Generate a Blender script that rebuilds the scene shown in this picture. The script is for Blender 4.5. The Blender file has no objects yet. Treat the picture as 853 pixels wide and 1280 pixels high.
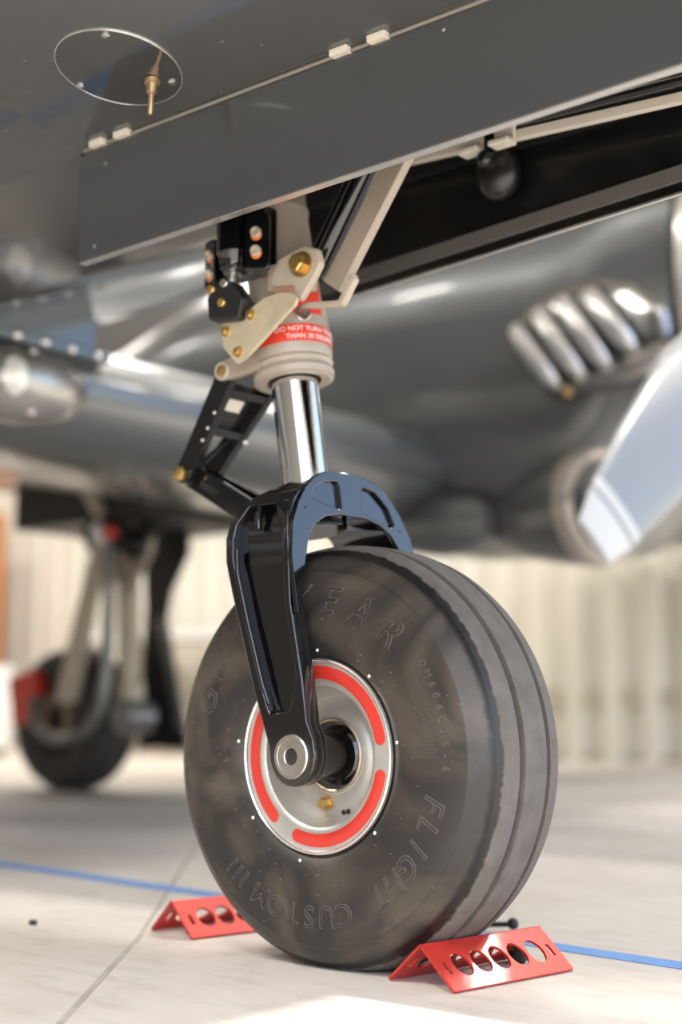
import bpy, bmesh, math, random
from mathutils import Vector, Matrix, Euler
random.seed(7)
sc = bpy.context.scene
col = sc.collection
R = math.radians

# ------------------------------------------------------------------ camera, world, sun, exposure
# World frame = aircraft frame: +x forward (nose), +y port, z up, origin under the nose wheel.
HEAD = R(39.5)
cam_d = bpy.data.cameras.new('camera')
cam_d.sensor_fit = 'AUTO'; cam_d.sensor_width = 36.0; cam_d.lens = 50.0
cam_d.clip_start = 0.05; cam_d.clip_end = 300
cam_d.dof.use_dof = True; cam_d.dof.focus_distance = 1.80; cam_d.dof.aperture_fstop = 1.75
cam = bpy.data.objects.new('camera', cam_d); col.objects.link(cam)
pitch = math.atan((885 - 640) / 1778.0)
cam.location = (1.219, -1.518, 0.333)
cam.rotation_euler = (R(90) + pitch, 0, HEAD)
sc.camera = cam

w = bpy.data.worlds.new('sky'); sc.world = w; w.use_nodes = True
nt = w.node_tree; bg = nt.nodes['Background']
sky = nt.nodes.new('ShaderNodeTexSky')
sky.sky_type = 'NISHITA'; sky.sun_disc = False
sky.sun_elevation = R(54); sky.sun_rotation = R(140); sky.air_density = 1.0; sky.dust_density = 1.5; sky.ozone_density = 1.0
hz = nt.nodes.new('ShaderNodeHueSaturation'); hz.inputs['Saturation'].default_value = .92     # light summer haze
nt.links.new(sky.outputs[0], hz.inputs['Color']); nt.links.new(hz.outputs[0], bg.inputs[0]); bg.inputs[1].default_value = 0.31
# added unseen fill lamps that brighten the floor, each light parented below
FILL_W = 95.0; FILL_COL = (1.0, .95, .88)
FILL_SPOTS = [(x, y) for x in (-9.5, -5.5, -1.8, 1.9) for y in (-3.6, 3.4)] + [(x, 5.5) for x in (-9.5, -5.5, -1.8, 1.9)]

SUN_SX, SUN_SY = 0.60, 0.438           # horizontal run per metre of drop: from the front and from starboard
sun_d = bpy.data.lights.new('sun', 'SUN'); sun_d.energy = 4.6; sun_d.angle = R(0.53); sun_d.color = (1.0, 0.95, 0.87)
sun = bpy.data.objects.new('sun', sun_d); col.objects.link(sun)
sun.rotation_euler = Vector((-SUN_SX, SUN_SY, -1.0)).to_track_quat('-Z', 'Y').to_euler()
sun.location = (6, -4, 10)

vs = sc.view_settings
vs.view_transform = 'Standard'; vs.look = 'None'; vs.gamma = 1.0; vs.use_curve_mapping = False
vs.exposure = 0.85

# ------------------------------------------------------------------ materials
MATS = {}
def M(name, base=(.5, .5, .5), rough=.5, metal=0.0, coat=0.0, var=0.0, vscale=8.0, bump=0.0, bscale=60.0, base2=None, stretch=(1, 1, 1), spec=.5, rvar=0.0, emit=None):
    if name in MATS: return MATS[name]
    m = bpy.data.materials.new(name); m.use_nodes = True
    t = m.node_tree; p = t.nodes['Principled BSDF']
    p.inputs['Base Color'].default_value = (*base, 1); p.inputs['Roughness'].default_value = rough
    p.inputs['Metallic'].default_value = metal; p.inputs['Coat Weight'].default_value = coat
    p.inputs['Coat Roughness'].default_value = 0.03; p.inputs['Specular IOR Level'].default_value = spec
    tc = t.nodes.new('ShaderNodeTexCoord'); mp = t.nodes.new('ShaderNodeMapping'); mp.inputs['Scale'].default_value = stretch
    t.links.new(tc.outputs['Object'], mp.inputs['Vector'])
    if var or base2:
        n = t.nodes.new('ShaderNodeTexNoise'); n.inputs['Scale'].default_value = vscale; n.inputs['Detail'].default_value = 6; n.inputs['Roughness'].default_value = .6
        t.links.new(mp.outputs[0], n.inputs['Vector'])
        r = t.nodes.new('ShaderNodeValToRGB'); r.color_ramp.elements[0].position = .32; r.color_ramp.elements[1].position = .7
        b2 = base2 or tuple(min(1, c * (1 + var)) for c in base); b1 = base if base2 else tuple(c * (1 - var) for c in base)
        r.color_ramp.elements[0].color = (*b1, 1); r.color_ramp.elements[1].color = (*b2, 1)
        t.links.new(n.outputs[0], r.inputs[0]); t.links.new(r.outputs[0], p.inputs['Base Color'])
        if rvar:
            mr = t.nodes.new('ShaderNodeMapRange'); mr.inputs['To Min'].default_value = max(0, rough - rvar); mr.inputs['To Max'].default_value = rough + rvar
            t.links.new(n.outputs[0], mr.inputs['Value']); t.links.new(mr.outputs[0], p.inputs['Roughness'])
    if bump:
        n2 = t.nodes.new('ShaderNodeTexNoise'); n2.inputs['Scale'].default_value = bscale; n2.inputs['Detail'].default_value = 4
        t.links.new(mp.outputs[0], n2.inputs['Vector'])
        b = t.nodes.new('ShaderNodeBump'); b.inputs['Strength'].default_value = bump; b.inputs['Distance'].default_value = .002
        t.links.new(n2.outputs[0], b.inputs['Height']); t.links.new(b.outputs[0], p.inputs['Normal'])
    if emit:
        p.inputs['Emission Color'].default_value = (*emit[0], 1); p.inputs['Emission Strength'].default_value = emit[1]
    MATS[name] = m
    return m

PAINT = M('grey_gloss_paint', (.105, .108, .105), .16, .35, .8, .06, 3)
DOORP = M('grey_door_paint', (.085, .092, .097), .2, .35, .7, .05, 4)
NACP = M('nacelle_paint', (.155, .163, .165), .30, .5, .4, .04, 2)
BLACKG = M('black_gloss_enamel', (.004, .004, .005), .08, 0, .8, bump=.01, bscale=300)
BLACKD = M('black_door_lining', (.006, .006, .006), .32, 0, .2, .5, 20, bump=.1, bscale=200)
BLACKM = M('black_matte', (.012, .012, .012), .5)
SEAL = M('grey_rubber_seal', (.10, .095, .09), .75, bump=.4, bscale=400)
TAN = M('tan_strut_paint', (.38, .325, .265), .38, 0, .2, .05, 12)
TANL = M('light_tan_paint', (.47, .405, .32), .4, 0, .2, .06, 15)
CHROME = M('chrome', (.75, .75, .76), .07, 1.0)
STEEL = M('brushed_steel', (.55, .53, .5), .28, 1.0, var=.1, vscale=60)
ALU = M('cast_aluminium', (.55, .53, .49), .38, .55, 0, .07, 30)
LIP = M('polished_rim_lip', (.78, .77, .75), .22, .85)
BRASS = M('gold_cadmium', (.62, .42, .15), .3, .9, 0, .15, 60)
ANOD = M('gold_chromate_plate', (.62, .53, .37), .33, .25, .2, .14, 25)
REDP = M('red_paint', (.58, .036, .024), .3, 0, .4, .04, 10)
REDC = M('red_anodised', (.52, .032, .02), .34, .25, .3, .06, 20)
REDL = M('red_label', (.70, .05, .025), .4)
WHITE = M('white_paint', (.8, .8, .78), .35)
CREAM = M('cream_label', (.75, .7, .6), .5)
DKGREY = M('dark_grey_metal', (.035, .035, .036), .32, .6)
GREYM = M('grey_metal', (.22, .22, .22), .4, .7)
BLUET = M('blue_tape', (.13, .31, .66), .6, var=.1, vscale=30)

# ------------------------------------------------------------------ mesh helpers
class B:
    def __init__(s): s.bm = bmesh.new()
    def box(s, lo, hi, mtx=None):
        x0, y0, z0 = lo; x1, y1, z1 = hi
        v = [s.bm.verts.new(p) for p in ((x0, y0, z0), (x1, y0, z0), (x1, y1, z0), (x0, y1, z0), (x0, y0, z1), (x1, y0, z1), (x1, y1, z1), (x0, y1, z1))]
        for f in ((3, 2, 1, 0), (4, 5, 6, 7), (0, 1, 5, 4), (1, 2, 6, 5), (2, 3, 7, 6), (3, 0, 4, 7)): s.bm.faces.new([v[i] for i in f])
        if mtx: bmesh.ops.transform(s.bm, matrix=mtx, verts=v)
        return s
    def lathe(s, prof, p0, axis, n=32, caps=True):
        """prof: list of (distance along axis, radius)"""
        a = Vector(axis).normalized(); p0 = Vector(p0)
        u = a.orthogonal().normalized(); v = a.cross(u)
        rings = []
        for d, r in prof:
            c = p0 + a * d
            if r < 1e-6: rings.append([s.bm.verts.new(c)])
            else: rings.append([s.bm.verts.new(c + (u * math.cos(2 * math.pi * i / n) + v * math.sin(2 * math.pi * i / n)) * r) for i in range(n)])
        for A_, B_ in zip(rings, rings[1:]):
            for i in range(n):
                j = (i + 1) % n
                if len(A_) == 1 and len(B_) == 1: continue
                if len(A_) == 1: s.bm.faces.new((A_[0], B_[j], B_[i]))
                elif len(B_) == 1: s.bm.faces.new((A_[i], A_[j], B_[0]))
                else: s.bm.faces.new((A_[i], A_[j], B_[j], B_[i]))
        if caps:
            if len(rings[0]) > 1: s.bm.faces.new(list(reversed(rings[0])))
            if len(rings[-1]) > 1: s.bm.faces.new(rings[-1])
        return s
    def cyl(s, p0, p1, r0, r1=None, n=24, bev=0.0):
        p0, p1 = Vector(p0), Vector(p1); L = (p1 - p0).length; r1 = r0 if r1 is None else r1
        prof = [(0, r0), (L, r1)] if not bev else [(0, r0 - bev), (bev, r0), (L - bev, r1), (L, r1 - bev)]
        return s.lathe(prof, p0, p1 - p0, n)
    def hexbolt(s, c, axis, r, h):
        a = Vector(axis).normalized(); c = Vector(c)
        s.cyl(c, c + a * h * .25, r * 1.35, n=20)
        s.lathe([(0, r), (h * .85, r), (h, r * .85)], c + a * h * .2, a, 6)
        return s
    def sphere(s, c, r, n=16, sc=(1, 1, 1)):
        m = Matrix.Translation(c) @ Matrix.Diagonal((sc[0] * r, sc[1] * r, sc[2] * r, 1))
        bmesh.ops.create_uvsphere(s.bm, u_segments=n, v_segments=max(6, n // 2), radius=1, matrix=m); return s
    def tube(s, pts, r, n=10, caps=True):
        pts = [Vector(p) for p in pts]; rings = []
        rs = r if isinstance(r, (list, tuple)) else [r] * len(pts)
        prev = None
        for i, p in enumerate(pts):
            t = (pts[min(i + 1, len(pts) - 1)] - pts[max(i - 1, 0)]).normalized()
            u = t.orthogonal().normalized() if prev is None else (prev - t * prev.dot(t)).normalized()
            prev = u; v = t.cross(u)
            rings.append([s.bm.verts.new(p + (u * math.cos(2 * math.pi * k / n) + v * math.sin(2 * math.pi * k / n)) * rs[i]) for k in range(n)])
        for A_, B_ in zip(rings, rings[1:]):
            for i in range(n): s.bm.faces.new((A_[i], A_[(i + 1) % n], B_[(i + 1) % n], B_[i]))
        if caps: s.bm.faces.new(list(reversed(rings[0]))); s.bm.faces.new(rings[-1])
        return s
    def bar(s, p0, p1, wdir, wid, thk):
        """rectangular bar from p0 to p1, width wid along wdir, thickness thk"""
        p0, p1 = Vector(p0), Vector(p1); a = (p1 - p0); L = a.length; a.normalize()
        u = Vector(wdir); u = (u - a * u.dot(a)).normalized(); v = a.cross(u)
        m = Matrix((( a.x, u.x, v.x, p0.x), (a.y, u.y, v.y, p0.y), (a.z, u.z, v.z, p0.z), (0, 0, 0, 1)))
        return s.box((0, -wid / 2, -thk / 2), (L, wid / 2, thk / 2), m)
    def quadgrid(s, rows, closed=False):
        V = [[s.bm.verts.new(p) for p in r] for r in rows]
        for A_, B_ in zip(V, V[1:]):
            n = len(A_)
            for i in range(n if closed else n - 1):
                j = (i + 1) % n
                s.bm.faces.new((A_[i], A_[j], B_[j], B_[i]))
        return V
    def add(s, me, mtx=None):
        n0 = len(s.bm.verts); s.bm.from_mesh(me)
        if mtx:
            s.bm.verts.ensure_lookup_table(); bmesh.ops.transform(s.bm, matrix=mtx, verts=s.bm.verts[n0:])
        bpy.data.meshes.remove(me); return s
    def mesh(s, name, mat, ang=35, recalc=True):
        if recalc: bmesh.ops.recalc_face_normals(s.bm, faces=s.bm.faces)
        me = bpy.data.meshes.new(name); s.bm.to_mesh(me); s.bm.free()
        for p in me.polygons: p.use_smooth = True
        me.set_sharp_from_angle(angle=R(ang))
        me.materials.append(mat); return me
    def build(s, name, mat, parent=None, bev=0, ang=35, recalc=True, seg=2):
        o = bpy.data.objects.new(name, s.mesh(name, mat, ang, recalc)); col.objects.link(o); o.parent = parent
        if bev:
            b = o.modifiers.new('bevel', 'BEVEL'); b.width = bev; b.segments = seg; b.limit_method = 'ANGLE'; b.angle_limit = R(35); b.harden_normals = True
        return o

def curve_mesh(cu):
    o = bpy.data.objects.new('tmp', cu); col.objects.link(o)
    dg = bpy.context.evaluated_depsgraph_get(); dg.update()
    me = bpy.data.meshes.new_from_object(o.evaluated_get(dg)); bpy.data.objects.remove(o); bpy.data.curves.remove(cu)
    return me
def plate(outline, holes=(), thick=.01, bev=0.0, bres=1):
    cu = bpy.data.curves.new('c', 'CURVE'); cu.dimensions = '2D'; cu.fill_mode = 'BOTH'
    for pts in [outline, *holes]:
        sp = cu.splines.new('POLY'); sp.points.add(len(pts) - 1); sp.use_cyclic_u = True
        for q, p in zip(sp.points, pts): q.co = (p[0], p[1], 0, 1)
    cu.extrude = max(0, thick / 2 - bev); cu.bevel_depth = bev; cu.bevel_resolution = bres; cu.offset = -bev
    return curve_mesh(cu)
def text_mesh(body, size, outline=0.0, extrude=0.0, shear=0.0, align='CENTER'):
    cu = bpy.data.curves.new('t', 'FONT'); cu.body = body; cu.size = size; cu.align_x = align; cu.shear = shear
    cu.resolution_u = 3
    if outline: cu.fill_mode = 'NONE'; cu.bevel_depth = outline; cu.bevel_resolution = 0
    else: cu.fill_mode = 'FRONT' if not extrude else 'BOTH'; cu.extrude = extrude
    return curve_mesh(cu)
def oval(cx, cy, rx, ry, n=20): return [(cx + rx * math.cos(2 * math.pi * i / n), cy + ry * math.sin(2 * math.pi * i / n)) for i in range(n)]
def XZ(y): return Matrix(((1, 0, 0, 0), (0, 0, -1, y), (0, 1, 0, 0), (0, 0, 0, 1)))     # plate (u,v) -> (x,z) at given y
def YZ(x): return Matrix(((0, 0, 1, x), (1, 0, 0, 0), (0, 1, 0, 0), (0, 0, 0, 1)))     # plate (u,v) -> (y,z) at given x
def tag(o, label=None, cat=None, group=None, kind=None):
    if label: o['label'] = label
    if cat: o['category'] = cat
    if group: o['group'] = group
    if kind: o['kind'] = kind
    return o
def inst(me, name, parent, mtx):
    o = bpy.data.objects.new(name, me); col.objects.link(o); o.parent = parent; o.matrix_local = mtx; return o

# ------------------------------------------------------------------ hangar: floor, walls, roof
def floor_mat():
    m = bpy.data.materials.new('worn_concrete'); m.use_nodes = True; t = m.node_tree; p = t.nodes['Principled BSDF']
    tc = t.nodes.new('ShaderNodeTexCoord')
    def noise(scale, detail, st=(1, 1, 1), rot=0):
        mp = t.nodes.new('ShaderNodeMapping'); mp.inputs['Scale'].default_value = st; mp.inputs['Rotation'].default_value = (0, 0, rot)
        n = t.nodes.new('ShaderNodeTexNoise'); n.inputs['Scale'].default_value = scale; n.inputs['Detail'].default_value = detail; n.inputs['Roughness'].default_value = .65
        t.links.new(tc.outputs['Object'], mp.inputs[0]); t.links.new(mp.outputs[0], n.inputs['Vector']); return n
    n1 = noise(1.6, 8); n2 = noise(9, 8, (1, 3, 1), .5); n3 = noise(60, 3)
    r1 = t.nodes.new('ShaderNodeValToRGB'); e = r1.color_ramp.elements; e[0].position = .3; e[1].position = .68
    e[0].color = (.55, .49, .425, 1); e[1].color = (.70, .645, .58, 1); t.links.new(n1.outputs[0], r1.inputs[0])
    r2 = t.nodes.new('ShaderNodeValToRGB'); e = r2.color_ramp.elements; e[0].position = .25; e[1].position = .5
    e[0].color = (.72, .70, .67, 1); e[1].color = (1, 1, 1, 1); t.links.new(n2.outputs[0], r2.inputs[0])
    mx = t.nodes.new('ShaderNodeMix'); mx.data_type = 'RGBA'; mx.blend_type = 'MULTIPLY'; mx.inputs[0].default_value = .8
    t.links.new(r1.outputs[0], mx.inputs[6]); t.links.new(r2.outputs[0], mx.inputs[7])
    t.links.new(mx.outputs[2], p.inputs['Base Color'])
    p.inputs['Roughness'].default_value = .5
    b = t.nodes.new('ShaderNodeBump'); b.inputs['Strength'].default_value = .25; b.inputs['Distance'].default_value = .002
    t.links.new(n3.outputs[0], b.inputs['Height']); t.links.new(b.outputs[0], p.inputs['Normal'])
    return m
FLOOR = floor_mat()
JOINT = M('joint_filler', (.44, .40, .36), .8, var=.25, vscale=15)
WALLM = M('cream_steel_cladding', (.64, .605, .525), .45, 0, .1, .04, 2)
WALLD = M('brown_steel_cladding', (.26, .24, .21), .5, 0, 0, .04, 2)
ROOFM = M('roof_liner', (.55, .53, .49), .7)
WALLY, ROOFX, ROOFZ, BACKX, STBY = 6.35, 3.435, 5.5, -13.0, -9.5
# slabs either side of the saw-cut joint that runs diagonally past the far chock
floor = tag(B().box((-60, -60, -.12), (60, 60, 0)).build('floor', FLOOR), kind='structure')
for (a_, b_, w_) in (((.0, -.51), (-.385, -.038), .008), ((-.385, -.038), (-1.6, 1.32), .007)):
    B().bar((*a_, .0002), (*b_, .0002), (1, 1, 0), w_, .0012).build('saw_cut_joint', JOINT, floor)
# ribbed port wall: one cladding panel mesh shared by every panel
wall = tag(B().box((BACKX, WALLY + .06, 0), (ROOFX, WALLY + .2, ROOFZ)).build('wall_port', WALLM), kind='structure')
PW = .27
sec = [(0, 0), (.085, 0), (.125, -.06), (.225, -.06), (.265, 0), (PW, 0)]
pb = B(); pb.quadgrid([[(x, y, z) for x, y in sec] for z in (0, 2.35)]); panel_me = pb.mesh('cladding_panel', WALLM, 20)
x = BACKX
while x < ROOFX - PW:
    inst(panel_me, 'cladding_panel', wall, Matrix.Translation((x, WALLY + .045, 0))); x += PW
B().box((BACKX, WALLY - .01, .36), (ROOFX - .1, WALLY + .01, .44)).build('girt', M('girt_paint', (.42, .37, .29), .5), wall)
B().box((BACKX, WALLY - .012, 0), (ROOFX - .1, WALLY + .02, .05)).build('base_angle', M('girt_paint'), wall)
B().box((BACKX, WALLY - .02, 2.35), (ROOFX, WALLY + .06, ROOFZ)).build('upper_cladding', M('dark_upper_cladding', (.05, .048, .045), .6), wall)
tag(B().box((BACKX - .2, STBY, 0), (BACKX, WALLY + .2, ROOFZ)).build('wall_back', WALLD), kind='structure')
tag(B().box((BACKX, STBY - .2, 0), (ROOFX, STBY, ROOFZ)).build('wall_starboard', WALLD), kind='structure')
tag(B().box((BACKX - .2, STBY - .2, ROOFZ), (ROOFX, WALLY + .2, ROOFZ + .2)).build('ceiling', ROOFM), kind='structure')

FILLGLOW = M('fill_diffuser', (.9, .9, .88), .5, emit=((1, .94, .86), 5.0))
for x, y in FILL_SPOTS:  # fixtures added out of view as fill for the dim floor
    lr = bpy.data.objects.new('added_fill_lamp', None); col.objects.link(lr); lr.location = (x, y, ROOFZ - .18)
    tag(lr, 'added white fill lamp over the ' + ('left' if y > 0 else 'right') + (' wing tip, ' if y > 5 else ' side of the airplane, ') + {-9.5: 'nearest the back wall', -5.5: 'above the tail', -1.8: 'above the wing', 1.9: 'above the nose'}[x], 'fill lamp', 'added fill lamps')
    B().box((-.75, -.17, .03), (.75, .17, .12)).build('housing', WHITE, lr, bev=.02)
    B().box((-.72, -.15, .012), (.72, .15, .03)).build('diffuser', FILLGLOW, lr)
    for sx in (-.6, .6): B().cyl((sx, 0, .12), (sx, 0, .18), .008, n=8).build('hanger', STEEL, lr)
    ld = bpy.data.lights.new('fill_light', 'AREA'); ld.shape = 'RECTANGLE'; ld.size = 1.44; ld.size_y = .3; ld.energy = FILL_W * (.45 if y > 5 else .75 if y > 0 else 1.0); ld.color = FILL_COL
    lo = bpy.data.objects.new('fill_light', ld); col.objects.link(lo); lo.parent = lr

# ------------------------------------------------------------------ the airplane
plane = bpy.data.objects.new('airplane', None); col.objects.link(plane)
tag(plane, 'dark grey twin-engine propeller airplane standing on its landing gear above the red chocks', 'airplane')

# --- fuselage underside
FX0, FX1 = -.365, 1.05       # gear well opening
def fus_section(s=1.0, dz=0.0):
    pts = []
    half = [(0, 1.15), (.199, 1.15), (.201, 1.15), (.36, 1.1804), (.50, 1.207), (.60, 1.226), (.70, 1.258), (.76, 1.305), (.785, 1.39), (.79, 1.5), (.77, 1.75), (.69, 2.05), (.6, 2.3), (.42, 2.48), (.2, 2.56), (0, 2.58)]
    return [(y * s, 1.9 + (z - 1.9) * s + dz) for y, z in half]
xs = [-9.8, -8.2, -6.0, -4.0, -2.4, -1.262, -1.0, -.7, FX0 - .001, FX0 + .001, -.1, .2, .5, .8, FX1 - .001, FX1 + .001, 1.5, 2.0, 2.3, 2.6, 2.85, 3.0]
rows = []
for x in xs:
    s = (1 + (x + 6) * .24) if x < -6 else 1.0 if x <= 2.0 else max(.03, math.sqrt(max(0, 1 - ((x - 2.0) / 1.0) ** 2)))
    h = fus_section(s)
    rows.append([(x, y, z) for y, z in h] + [(x, -y, z) for y, z in reversed(h[1:-1])])
fb = B(); V = fb.quadgrid(rows, True); fb.bm.faces.new(V[0])
fb.bm.faces.ensure_lookup_table()
kill = [f for f in fb.bm.faces if f.calc_center_median().z < 1.16 and abs(f.calc_center_median().y) < .2 and FX0 < f.calc_center_median().x < FX1]
bmesh.ops.delete(fb.bm, geom=kill, context='FACES')
fus = fb.build('fuselage', PAINT, plane, ang=40)
# gear well lining
wb = B()
for lo, hi in (((FX0, -.2, 1.15), (FX1, -.19, 1.5)), ((FX0, .19, 1.15), (FX1, .2, 1.5)), ((FX0 - .01, -.2, 1.15), (FX0, .2, 1.5)), ((FX1, -.2, 1.15), (FX1 + .01, .2, 1.5)), ((FX0, -.2, 1.5), (FX1, .2, 1.51))):
    wb.box(lo, hi)
wb.build('wheel_well_lining', BLACKM, plane)

# --- starboard door: hangs from the near edge of the well
def rounded(pts, r, n=5):
    out = []; N = len(pts)
    for i, p in enumerate(pts):
        rr = r[i] if isinstance(r, (list, tuple)) else r
        p = Vector(p); a = Vector(pts[i - 1]); b = Vector(pts[(i + 1) % N])
        if rr <= 0: out.append(tuple(p)); continue
        d1 = (a - p).normalized(); d2 = (b - p).normalized()
        ang = d1.angle(d2); t = min(rr / math.tan(ang / 2), (a - p).length * .48, (b - p).length * .48); 
        for k in range(n + 1):
            q = k / n
            out.append(tuple((p + d1 * t) * (1 - q) ** 2 + p * 2 * q * (1 - q) + (p + d2 * t) * q ** 2))
    return out
dp = plate(rounded([(-.356, .976), (1.0, 1.004), (1.0, 1.146), (-.362, 1.142)], [.004, .02, .02, .022]), (), .012, .0015)
door = B().add(dp, XZ(-.206)).build('gear_door', DOORP, plane, ang=30)
tag(door, 'grey painted nose gear door hanging on the near side')
B().bar((-.353, -.206, .9755), (.995, -.206, 1.0035), (0, 1, 0), .0122, .0014).build('door_edge', LIP, door)
for x in (-.315, -.262, .1435, .2039, .60, .66):
    B().box((x - .014, -.221, 1.1445), (x + .014, -.204, 1.1535)).build('hinge_tab', CREAM, door, bev=.001)
B().cyl((-.35, -.209, 1.1475), (.98, -.209, 1.1500), .0035, n=10).build('hinge_rod', M('hinge_grey', (.3, .28, .25), .5, .4), door)
for x, z in ((-.30, 1.115), (-.32, .995), (.3, 1.13)):
    B().sphere((x, -.2125, z), .003, 10, (1, .4, 1)).build('screw', STEEL, door)

# --- port door, black lining seen behind the strut
pd = plate([(-.40, .972), (1.0, 1.062), (1.0, 1.19), (-.40, 1.165)], (), .012, .001)
pdoor = B().add(pd, XZ(.206)).build('gear_door', BLACKD, plane)
tag(pdoor, 'black lined nose gear door on the far side')
B().bar((-.40, .197, 1.0), (1.0, .197, 1.087), (0, 0, 1), .024, .006).build('seal_strip', SEAL, pdoor, bev=.002)
B().bar((-.40, .2, .9715), (1.0, .2, 1.0615), (0, 1, 0), .006, .003).build('door_edge', LIP, pdoor)
# extruded rails along the far well edge
def rail_bar(za, zb_, hgt, name, mat, y=.15, par=None):     # za at x=-.09, zb_ at x=.43, extended both ways
    sl = (zb_ - za) / .52; return B().bar((-.36, y, za - .27 * sl), (1.0, y, za + 1.09 * sl), (0, 0, 1), hgt, .012).build(name, mat, par or plane, bev=.001)
r2 = rail_bar(1.165, 1.1325, .014, 'seal_rail', CREAM)
rail_bar(1.172, 1.1440, .006, 'rail_gap', BLACKM, .156, r2)
rail_bar(1.177, 1.1520, .0075, 'hinge_rail', GREYM, .152, r2)
rail_bar(1.182, 1.1590, .004, 'rail_gap', BLACKM, .156, r2)
rail_bar(1.186, 1.1640, .005, 'hinge_rail', STEEL, .152, r2)
rail_bar(1.192, 1.1705, .006, 'hinge_rail', CREAM, .150, r2)
for x in (.107, .160):
    b = B().box((x - .017, .134, 1.134), (x + .017, .142, 1.185)); b.box((x - .017, .116, 1.130), (x + .017, .142, 1.138))
    b.build('hinge_bracket', CREAM, r2, bev=.002)
gb = B().bar((.134, .142, 1.18), (.134, .142, 1.118), (1, 0, 0), .017, .016)
gb.sphere((.128, .168, 1.108), .036, 20, (1, .75, 1.15)); gb.lathe([(0, .013), (.02, .013), (.027, .006)], (.130, .146, 1.118), (0, -1, 0), 16)
gb.build('door_horn', M('black_satin', (.008, .008, .008), .38, 0, .3), r2, bev=.002)

# --- access disc with drain probe on the belly
AC = Vector((-.1456, -.3258, 1.1739)); ACR = .0845; SCREWS = ((.0431, -.0615), (-.0778, .0005), (.0436, .0572)); PROBE = (.0231, .0397); AN = Vector((0, -.19, -1)).normalized(); AV = Vector((0, 1, -.19)).normalized()
disc = B().lathe([(-.001, ACR), (.0012, ACR), (.002, ACR - .0008)], AC, AN, 72).build('access_panel', M('disc_paint', (.10, .10, .096), .06, .6, 1.0), plane)
B().lathe([(-.0005, ACR + .0012), (.0022, ACR + .0008), (.0024, ACR - .0004), (.0015, ACR - .0008)], AC, AN, 72, caps=False).build('panel_edge', LIP, disc)
for u_, v_ in SCREWS:
    B().lathe([(0, .006), (.0015, .006), (.0025, .003), (.0025, 0)], AC + Vector((u_, 0, 0)) + AV * v_ + AN * .002, AN, 16).build('screw', CHROME, disc)
pr = B().lathe([(0, .0105), (.006, .0105), (.007, .0075), (.02, .0065), (.021, .0038), (.048, .0036), (.05, .0028), (.05, .0)], AC + Vector((PROBE[0], 0, 0)) + AV * PROBE[1] + AN * .002, (0, -.05, -1), 18)
pr.build('drain_probe', M('bronze_probe', (.55, .38, .24), .35, .8), disc)
for (x, y) in ((-.30, -.215), (-.06, -.22), (-.25, -.40), (.02, -.30), (.06, -.27), (-.01, -.45), (-.42, -.30), (.1, -.36)):
    B().lathe([(0, .0024), (.0005, .002), (.0006, 0)], (x, y, 1.15 + (-.2 - y) * .19 + .0002), AN, 10).build('rivet', GREYM, fus)

# --- nose wheel
WC = Vector((0, 0, .2715))
def flat_floor(me):
    for v in me.vertices:
        if v.co.z < 0:
            v.co.y *= 1 + min(.06, -v.co.z * 6); v.co.z = 0.0005
prof = [(-.080, .118), (-.087, .126), (-.0925, .1335), (-.0975, .148), (-.1005, .168), (-.1012, .19), (-.0998, .21), (-.0965, .228), (-.0925, .2395), (-.0921, .2408), (-.0905, .2415), (-.0880, .2455),
        (-.081, .2555), (-.0755, .2612), (-.0725, .2635), (-.0695, .2648), (-.067, .2668), (-.064, .2700), (-.061, .2722), (-.052, .2758), (-.0385, .2789), (-.0372, .2786), (-.0368, .2640), (-.0262, .2640), (-.0258, .2798), (-.0245, .2801), (-.01, .2805),
        (.01, .2804), (.0215, .2800), (.0227, .2798), (.0231, .2640), (.0326, .2640), (.0330, .2790), (.0343, .2788), (.05, .2765), (.062, .2722), (.07, .2665), (.08, .2565), (.0925, .2385), (.0998, .21), (.1012, .19), (.1005, .168), (.0975, .148), (.0925, .1335), (.087, .126), (.080, .118)]
RUB = None
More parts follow.
